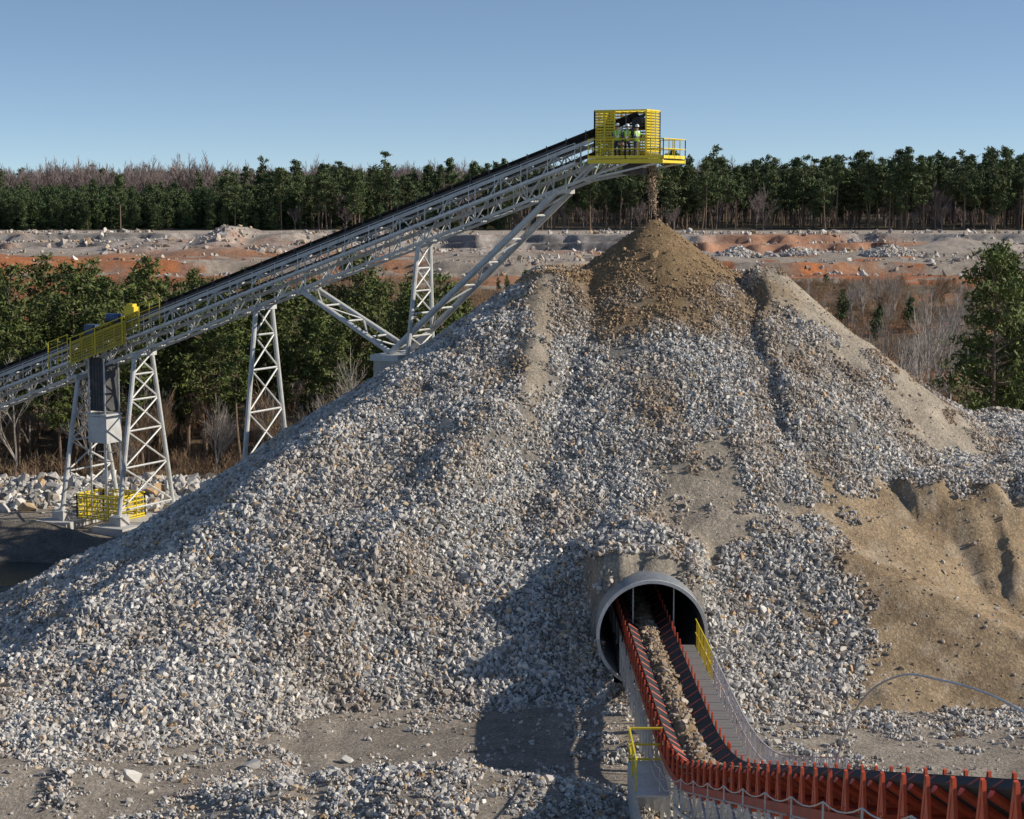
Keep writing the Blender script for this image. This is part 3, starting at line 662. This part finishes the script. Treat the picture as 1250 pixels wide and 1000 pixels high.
for i in range(7):
    p=c+U*.62;g.beam((p.x-.0,p.y,1+i*.6),(p.x-U.x*1.24,p.y-U.y*1.24,1+i*.6),.05,.05,1)
g.build('gravity_takeup',[M_dark,M_galv],stk)
yc_=MB();c=S(34.6,.6,0);base=Vector((c.x,c.y,.4))
for (qa,wa),(qb,wb) in (((-1.7,1.3),(1.7,1.3)),((1.7,1.3),(1.7,-1.3)),((-1.7,-1.3),(1.7,-1.3)),((-1.7,1.3),(-1.7,-1.3))):
    a=base+U*qa+NN*wa;b=base+U*qb+NN*wb;yc_.panel(Vector((a.x,a.y,0)),Vector((b.x,b.y,0)),.5,2.0,.3,.09)
yc_.build('guard_cage',[M_yel],stk)
hp=MB();ZD=22.85;SA=.3;SB=-4.1
def Hd(s,l,z): p=Vector((5.2,104,0))+U*s+NN*l;p.z=z;return p
LF,LB=1.75,-1.35
hp.beam(Hd(SA,LF,ZD),Hd(SB,LF,ZD),.1,.22);hp.beam(Hd(SA,LB,ZD),Hd(SB,LB,ZD),.1,.22)
for s in np.arange(SA,SB-.1,-.62): hp.beam(Hd(s,LB,ZD-.02),Hd(s,LF,ZD-.02),.08,.14)
for l0,l1,sa,sb in ((.85,LF-.02,SA,SB),(LB,-.85,SA,SB),(-.85,.85,-3.3,SB)):
    for i in range(int((sa-sb)/.3)):
        s=sa-.15-i*.3;hp.beam(Hd(s,l0,ZD+.13),Hd(s,l1,ZD+.13),.24,.02,1)
def rail(a,b,n=4,z=ZD+.14,h=1.05,toe=True):
    for i in range(n+1):
        p=a.lerp(b,i/n);hp.beam((p.x,p.y,z),(p.x,p.y,z+h),.05,.05)
    for k in (h*.5,h): hp.tube((a.x,a.y,z+k),(b.x,b.y,z+k),.03,6)
    if toe: hp.beam((a.x,a.y,z+.09),(b.x,b.y,z+.09),.02,.16)
rail(Hd(-1.9,LF,0),Hd(SB,LF,0),3);rail(Hd(SB,LF,0),Hd(SB,LB,0),4);rail(Hd(SB,LB,0),Hd(-1.9,LB,0),3);rail(Hd(SA,LF,0),Hd(-1.9,LF,0),3)
CT=25.6;CB=-2.75
hp.panel(Hd(SA,-.95,0),Hd(CB,-.95,0),ZD+.2,CT,.15,.085);hp.panel(Hd(SA,.95,0),Hd(-.9,.95,0),ZD+.2,CT,.15,.095);hp.panel(Hd(SA,.95,0),Hd(SA,-.95,0),ZD+.2,CT,.15,.08);hp.panel(Hd(CB,.95,0),Hd(CB,-.95,0),ZD+.2,CT,.15,.08)
hp.panel(Hd(-.9,.9,0),Hd(CB,.9,0),ZD+.2,ZD+1.4,.15,.09)
hp.beam(Hd(-.9,.95,CT),Hd(CB,.95,CT),.07,.07)
for s in np.arange(SA-.3,CB,-.45): hp.beam(Hd(s,-.95,CT),Hd(s,.95,CT),.04,.04)
hp.box(Hd(-1.9,0,22.45),1.2,1.5,.6,1,A3)
for s in (0,-2.0,-3.8):
    hp.beam(Hd(s,LF-.05,ZD-.1),Hd(max(s+1.6,1.3),.8,21.8),.1,.1,2);hp.beam(Hd(s,LB+.05,ZD-.1),Hd(max(s+1.6,1.3),-.8,21.8),.1,.1,2)
hp.build('head_platform',[M_yel,M_dark,M_white],stk)
# ------------------------------------------------------------------ people
M_skin=paint('skin',(.45,.27,.19),.6,0,.1,5,dirtamt=0);M_hat=paint('hard_hat',(.75,.75,.73),.35,0,.05,5,dirtamt=.05)
M_vest=paint('hi_vis_vest',(.36,.62,.04),.7,0,.1,5,dirtamt=0);M_shirt=paint('navy_shirt',(.03,.045,.09),.85,0,.2,5,dirtamt=0)
M_trs=paint('work_trousers',(.035,.04,.065),.9,0,.2,5,dirtamt=.1);M_boot=paint('boots',(.06,.04,.03),.8,0,.2,5,dirtamt=.1);M_tape=paint('reflective_tape',(.7,.7,.68),.3,.2,.05,5,dirtamt=0)
M_hair=paint('hair',(.05,.03,.02),.9,0,.2,5,dirtamt=0)
def person(loc,rz,arms,scale=1.0,step=0.0):
    root=empty('person',loc);root.rotation_euler=(0,0,rz);root.scale=(scale,)*3
    V=[];E=[];R=[]
    def add(p,r,par=None):
        V.append(Vector(p));R.append(r)
        if par is not None:E.append((par,len(V)-1))
        return len(V)-1
    pel=add((0,0,.96),.135);sp=add((0,0,1.14),.125,pel);ch=add((0,0,1.34),.15,sp);nk0=add((0,.01,1.47),.08,ch);nk=add((0,0,1.54),.052,nk0);hd=add((0,-.015,1.63),.082,nk);ht=add((0,-.01,1.73),.085,hd)
    for q,(el,wr) in zip((-1,1),arms):
        sh=add((q*.165,.01,1.41),.07,ch);e=add((q*el[0],el[1],el[2]),.047,sh);w=add((q*wr[0],wr[1],wr[2]),.03,e)
        d=(V[w]-V[e]).normalized();sd=Vector((0,1,0)).cross(d);sd=sd.normalized() if sd.length>.1 else Vector((1,0,0))
        pm=add(V[w]+d*.07,.034,w)
        for i,L in enumerate((.062,.075,.07,.052)):
            o=sd*(-.03+.02*i);f1=add(V[pm]+d*.03+o,.011,pm);f2=add(V[f1]+d*L*.5,.009,f1);add(V[f2]+d*L*.35+Vector((0,-.012,0)),.007,f2)
        th=add(V[w]+d*.03-sd*.03,.012,w);add(V[th]+d*.035-sd*.022,.009,th)
        hp_=add((q*.09,0,.88),.095,pel);kn=add((q*.11,-.03-step*q,.5),.066,hp_);an=add((q*.12,.02-step*q*1.2,.1),.046,kn);add((q*.13,-.15-step*q*1.2,.045),.042,an)
    me=bpy.data.meshes.new('body');me.from_pydata([tuple(p) for p in V],E,[]);o=bpy.data.objects.new('body_src',me);link(o)
    sk=o.modifiers.new('s','SKIN')
    if not me.skin_vertices:
        bpy.context.view_layer.objects.active=o;bpy.ops.mesh.customdata_skin_add()
    for i,dv in enumerate(me.skin_vertices[0].data): dv.radius=(R[i],R[i]*(.72 if i in(0,1,2) else 1));dv.use_root=(i==0)
    sb=o.modifiers.new('u','SUBSURF');sb.levels=2
    dg=bpy.context.evaluated_depsgraph_get();dg.update();m2=bpy.data.meshes.new_from_object(o.evaluated_get(dg));bpy.data.objects.remove(o)
    mats=[M_skin,M_vest,M_shirt,M_trs,M_boot,M_tape,M_hair]
    m2.materials.clear()
    for m in mats:m2.materials.append(m)
    wr=[Vector((q*a[1][0],a[1][1],a[1][2])) for q,a in zip((-1,1),arms)]
    for p in m2.polygons:
        c=p.center;p.use_smooth=True;k=3
        if min((c-w).length for w in wr)<.03 or any((c-w).length<.22 and (c-w).dot(w-Vector((q*a[0][0],a[0][1],a[0][2])))>0 for w,q,a in zip(wr,(-1,1),arms)): k=0
        elif c.z>1.5: k=6 if (c.z>1.66 or c.y>.03) and c.z>1.6 else 0
        elif c.z>.93 and abs(c.x)<.2: k=5 if (abs(c.z-1.12)<.03 or (abs(abs(c.x)-.09)<.022 and c.z>1.12)) else 1
        elif c.z>.93: k=2
        elif any((c-w).length<.5 and abs(c.x)>.19 for w in wr): k=2
        elif c.z<.13:k=4
        p.material_index=k
    b=bpy.data.objects.new('body',m2);link(b,root)
    h=MB();nn=14
    vs=[];
    for j,(zz,rr) in enumerate(((1.70,.150),(1.70,.118),(1.745,.118),(1.80,.098),(1.835,.055),(1.845,0.004))):
        for i in range(nn):
            a=i*6.283/nn;vs.append((rr*math.cos(a)*.9,-.012+rr*math.sin(a)*1.08-(.03 if j==0 and math.sin(a)<-.4 else 0),zz))
    fs=[(j*nn+i,j*nn+(i+1)%nn,(j+1)*nn+(i+1)%nn,(j+1)*nn+i) for j in range(5) for i in range(nn)]
    h.add(vs,fs);h.build('hard_hat',[M_hat],root,True)
    f=MB()
    for q in (-1,1): f.box((q*.03,-.098,1.655),.022,.012,.012,1);f.tube((q*.082,0,1.63),(q*.098,.012,1.64),.022,6,0,.018)
    f.tube((0,-.088,1.655),(0,-.118,1.615),.01,5,0,.016);f.box((0,-.094,1.578),.045,.01,.01,2)
    f.build('face',[M_skin,M_hair,paint('lips',(.35,.13,.1),.6,dirtamt=0)],root)
    return root
fz=ZD+.14
hold=((.27,-.05,1.16),(.2,-.3,1.14));rest=((.25,.03,1.13),(.27,-.06,.86));hip=((.36,.06,1.17),(.2,-.04,1.02))
person(Hd(-1.25,1.35,fz),-.4,(hold,rest),1.04);person(Hd(-1.85,1.4,fz),.35,(rest,hip),1.02,.05);person(Hd(-2.35,1.25,fz),.6,(hold,hold),1.0)
# ------------------------------------------------------------------ culvert tunnel
cul=empty('culvert_tunnel');mb=MB();nn=64;YS=np.arange(TY,102,.085)
def ringpts(r,y): return [(TX+r*math.cos(2*math.pi*i/nn),y,TZ+r*math.sin(2*math.pi*i/nn)) for i in range(nn)]
vs=[]
for y in YS:
    r=TR+.03*math.sin((y-TY)*2*math.pi/.45);vs+=ringpts(r,y)
nr=len(YS);fs=[(j*nn+i,j*nn+(i+1)%nn,(j+1)*nn+(i+1)%nn,(j+1)*nn+i) for j in range(nr-1) for i in range(nn)];mb.add(vs,fs,0)
vs=[]
for y in YS:
    r=TR-.05+.03*math.sin((y-TY)*2*math.pi/.45);vs+=ringpts(r,y)
mb.add(vs,[f[::-1] for f in fs],0)
mb.add([(TX+ (TR+.06)*math.cos(a),102,TZ+(TR+.06)*math.sin(a)) for a in np.linspace(0,6.2,40)],[tuple(range(40))],0)
mb.build('pipe',[M_corr],cul,True)
mb=MB();vs=ringpts(TR-.07,TY-.1)+ringpts(TR+.07,TY-.1)+ringpts(TR+.07,TY+.06)+ringpts(TR-.07,TY+.06)
mb.add(vs,[(a*nn+i,a*nn+(i+1)%nn,((a+1)%4)*nn+(i+1)%nn,((a+1)%4)*nn+i) for a in range(4) for i in range(nn)]);mb.build('end_ring',[M_galv],cul)
mb=MB();mb.box((TX,TY+13.2,1.2),2.6,26,.3,0)
for q in (-.75,.95): mb.tube((TX+q,TY+.8,TZ+2.14*math.cos(math.asin(abs(q)/2.25))),(TX+q,TY+.8,2.3),.03,6,1)
mb.build('floor_slab',[M_conc,M_galv],cul)
# ------------------------------------------------------------------ reclaim conveyor
rc=empty('reclaim_conveyor')
def czz(Y):
    if Y>=62: return 3.0+.002*(Y-62)
    if Y>=52: return 3.0+.3*(62-Y)**2/20
    return 4.5+.3*(52-Y)
def C(Y,l,v): return Vector((5.66+.0155*(75.6-Y)+l,Y,czz(Y)+v))
Ya,Yb=15,100
Ys=np.concatenate([np.arange(Ya,50,1.5),np.arange(50,63,.6),np.arange(63,Yb,1.5)])
bl=MB();prof=[(-.86,.42),(-.80,.37),(-.30,.03),(.30,.03),(.80,.37),(.86,.42)]
beltstrip(bl,C,prof,Ys,0,.03);beltstrip(bl,C,[(-.7,-.45),(.7,-.45)],Ys,0,.02);bl.build('belt',[M_belt],rc)
ml=MB();vs=[];yy=np.arange(44,Yb,.3);cols=[-.40,-.3,-.15,0,.15,.3,.40]
for Y in yy:
    for l in cols:
        e=abs(l)>.35;vs.append(C(Y,l,(.07 if e else .24-.9*l*l+.08*(float(vn(np.array([Y*2.3]),np.array([l*5]),3)[0])-.5)*2)))
kk=len(cols);ml.add(vs,[(i*kk+j,i*kk+j+1,(i+1)*kk+j+1,(i+1)*kk+j) for i in range(len(yy)-1) for j in range(kk-1)])
ml.build('carried_material',[paint('wet_stone',(.27,.18,.09),.95,0,.4,6)],rc,True)
n=2600;Y=RNG.uniform(44,96,n);l=np.clip(RNG.normal(0,.2,n),-.52,.52)
P=np.array([C(a,b,.24-.75*b*b) for a,b in zip(Y,l)])
sz_=sizes(n,.075,.4);instancer('carried_stones',P,RNG.uniform(0,6.28,(n,3)),sz_[:,None]*RNG.uniform(.7,1.2,(n,3)),RNG.integers(0,7,n),np.clip(RNG.normal(.8,.2,n),0,1),boulders,rc)
idl=MB()
Yi=np.concatenate([np.arange(16,58,1.35),np.arange(58.2,99,1.05)])
for Y in Yi:
    idl.beam(C(Y,-.98,-.16),C(Y,.98,-.16),.14,.10)
    idl.tube(C(Y,-.29,-.055),C(Y,.29,-.055),.075,10)
    for q in (-1,1):
        idl.tube(C(Y,.34*q,-.02),C(Y,.86*q,.34),.08,10)
        for e in (-.20,.16):
            a=C(Y+e,.97*q,-.16);b=C(Y-.03,.97*q,.50);idl.beam(a,b,.05,.09)
        idl.add([C(Y-.17,.955*q,-.1),C(Y+.13,.955*q,-.1),C(Y-.03,.955*q,.46),C(Y-.17,.985*q,-.1),C(Y+.13,.985*q,-.1),C(Y-.03,.985*q,.46)],[(0,1,2),(5,4,3),(0,3,4,1),(1,4,5,2),(2,5,3,0)])
for Y in np.arange(17,99,2.7):
    idl.tube(C(Y,-.8,-.54),C(Y,.8,-.54),.08,10)
    for q in(-1,1): idl.beam(C(Y,.86*q,-.2),C(Y,.86*q,-.62),.04,.12)
idl.build('idlers',[M_red],rc)
fr=MB()
def along(mb,l,v,w,h,a,b,mi=0,step=1.5):
    ys_=[a]+[t for t in np.arange(a+step,b,step)]+[b]
    for p,q in zip(ys_[:-1],ys_[1:]): mb.beam(C(p,l,v),C(q,l,v),w,h,mi)
for q in (-1,1): along(fr,.93*q,-.36,.09,.24,Ya,Yb,1)
for q in (-1,1): along(fr,.93*q,-1.25,.09,.12,Ya,56,0)
for i,Y in enumerate(np.arange(Ya,56,1.5)):
    for q in(-1,1):
        fr.beam(C(Y,.93*q,-.4),C(Y,.93*q,-1.25),.07,.07);fr.beam(C(Y,.93*q,-.45 if i%2 else -1.25),C(Y+1.5,.93*q,-1.25 if i%2 else -.45),.06,.06)
    fr.beam(C(Y,-.93,-1.25),C(Y,.93,-1.25),.07,.07)
for Y in np.arange(56,99,2.1):
    for q in(-1,1):
        p=C(Y,.93*q,-.45);zb=max(gz(p.x,Y),-5)-.2 if Y<75.6 else 1.3
        fr.beam(p,(p.x,Y,zb),.12,.12)
    if Y<75.4: fr.beam(C(Y,-.93,-1.1),C(Y,.93,-.6),.06,.06)
for Y in (25,34,43,51):
    for q in (-1,1):
        p=C(Y,.93*q,-1.3);b=Vector((p.x+.8*q,Y,gz(p.x,Y)-.1));fr.beam(p,b,.2,.2)
    for k in range(4):
        z0=C(Y,0,-1.3).z*(1-k/4);fr.beam((p.x-1.9-.2*k,Y,max(z0,.3)),(p.x+.2*k,Y,max(z0-2,.3)),.08,.08)
for Y in np.arange(61,75.5,1.1):
    fr.beam(C(Y,-1.18,-.62),C(Y+.95,-1.18,-.62),.03,.42)
    fr.beam(C(Y,-1.22,-1.5),C(Y,-1.22,.05),.06,.06)
fr.build('frame',[M_galv,paint('red_stringer',(.42,.06,.03),.55,0,.3,2,dirt=(.12,.05,.04),dirtamt=.6)],rc)
w=MB()
for p,q in zip(np.arange(44,75.4,.8),np.arange(44.8,76.2,.8)):
    w.beam(C(p,1.5,-.5),C(q,1.5,-.5),.8,.04,2)
for Y in np.arange(44,75.4,1.1):
    yel=1 if Y>70 else 0
    w.beam(C(Y,1.93,-.5),C(Y,1.93,.62),.06,.06,yel)
    for k in (.37,.74): w.beam(C(Y+k,1.93,-.5),C(Y+k,1.93,.6),.025,.025,yel)
    for h in (.05,.62): w.beam(C(Y,1.93,h),C(Y+1.1,1.93,h),.04,.04,yel)
    if 56<Y<75: w.beam(C(Y,1.93,-.5),(C(Y,1.93,0).x,Y,gz(C(Y,1.93,0).x,Y)-.1),.08,.08,0)
w.build('walkway',[M_galv,M_yel,paint('walkway_grating',(.22,.22,.215),.7,.2,.4,6,dirtamt=.5)],rc)
w=MB()
for h in (0,.5,1.05): w.beam((3.9,60.6,2.4+h),(5.0,60.6,2.4+h),.06,.06,1)
for h in (1.05,.5): w.beam((3.9,60.6,2.4+h),(3.9,57.0,2.4+h),.05,.05,1)
for yk in (60.6,59,57.4): w.beam((3.9,yk,2.3),(3.9,yk,3.45),.06,.06,1)
w.box((4.4,58.8,2.3),1.1,3.6,.06,0)
N2=36
for i in range(N2):
    x0=3.86;yy0=55+i*5.8/N2;w.beam((x0+(.05 if i%2 else 0),yy0,1.1),(x0+(.05 if i%2 else 0),yy0+5.8/N2,1.1),.03,2.3,0)
for i in range(10):
    xx=3.9+i*.14;w.beam((xx,60.85+(.05 if i%2 else 0),1.1),(xx+.14,60.85+(.05 if i%2 else 0),1.1),.03,2.3,0)
w.build('service_platform',[M_galv,M_yel],rc)
w=MB()
yp=np.arange(20,60,3.0)
for a in yp: w.beam(C(a,-1.0,-.45),C(a,-1.42,-.35),.03,.03);w.beam(C(a,-1.42,-.75),C(a,-1.42,.0),.03,.03)
for a in yp[:-1]:
    for v0 in (0,-.4):
        pts=[C(a+3*t,-1.42,v0)-Vector((0,0,.5*t*(1-t))) for t in np.linspace(0,1,6)];w.path(pts,.013,5)
w.build('pull_cord',[M_galv],rc)
w=MB();P0=[Vector((7.35,42,7.7)),Vector((7.5,39.5,10.1)),Vector((7.7,36.5,11.5)),Vector((7.85,33.5,12.2)),Vector((7.95,30.5,12.75)),Vector((8.0,27.5,13.1)),Vector((8.0,24,13.4))]
def cr(p0,p1,p2,p3,t): return .5*((2*p1)+(p2-p0)*t+(2*p0-5*p1+4*p2-p3)*t*t+(3*p1-p0-3*p2+p3)*t**3)
pts=[];PP=[P0[0]]+P0+[P0[-1]]
for i in range(len(PP)-3):
    for t in np.linspace(0,1,7)[:-1]: pts.append(cr(*PP[i:i+4],t))
w.path(pts,.022,8);w.build('cable_conduit',[M_galv],rc)
# ------------------------------------------------------------------ light, world, camera
el=math.radians(28);AZ=86;az=math.radians(AZ)
Sv=Vector((math.cos(el)*math.sin(az),-math.cos(el)*math.cos(az),math.sin(el)))
L=bpy.data.lights.new('sun','SUN');L.energy=5.0;L.angle=math.radians(.5);L.color=(1,.925,.80);lo=bpy.data.objects.new('sun',L);link(lo);lo.rotation_euler=Sv.to_track_quat('Z','Y').to_euler();lo.location=(40,20,60)
wd=bpy.data.worlds.new('World');sc.world=wd;wd.use_nodes=True;nt=wd.node_tree;bg=nt.nodes['Background']
sk=nt.nodes.new('ShaderNodeTexSky');sk.sky_type='NISHITA';sk.sun_disc=False;sk.sun_elevation=el;sk.sun_rotation=math.radians(180-AZ);sk.air_density=1.0;sk.dust_density=.3;sk.ozone_density=1.5;sk.altitude=300
tc=N(nt,'ShaderNodeTexCoord');sx=N(nt,'ShaderNodeSeparateXYZ');nt.links.new(tc.outputs['Generated'],sx.inputs[0])
mx=N(nt,'ShaderNodeMath',operation='MAXIMUM');nt.links.new(sx.outputs[2],mx.inputs[0]);mx.inputs[1].default_value=0
ma=N(nt,'ShaderNodeMath',operation='MULTIPLY_ADD');nt.links.new(mx.outputs[0],ma.inputs[0]);ma.inputs[1].default_value=2.3;ma.inputs[2].default_value=.08
cb=N(nt,'ShaderNodeCombineXYZ');nt.links.new(sx.outputs[0],cb.inputs[0]);nt.links.new(sx.outputs[1],cb.inputs[1]);nt.links.new(ma.outputs[0],cb.inputs[2])
nv=N(nt,'ShaderNodeVectorMath',operation='NORMALIZE');nt.links.new(cb.outputs[0],nv.inputs[0]);nt.links.new(nv.outputs[0],sk.inputs['Vector'])
nt.links.new(sk.outputs[0],bg.inputs['Color']);bg.inputs['Strength'].default_value=.138
cam=bpy.data.cameras.new('camera');co=bpy.data.objects.new('camera',cam);link(co)
co.location=(0,0,21);co.rotation_euler=(math.radians(90-6.5),0,0);cam.sensor_width=36;cam.lens=65.9;cam.clip_end=12000;cam.clip_start=.5
sc.camera=co
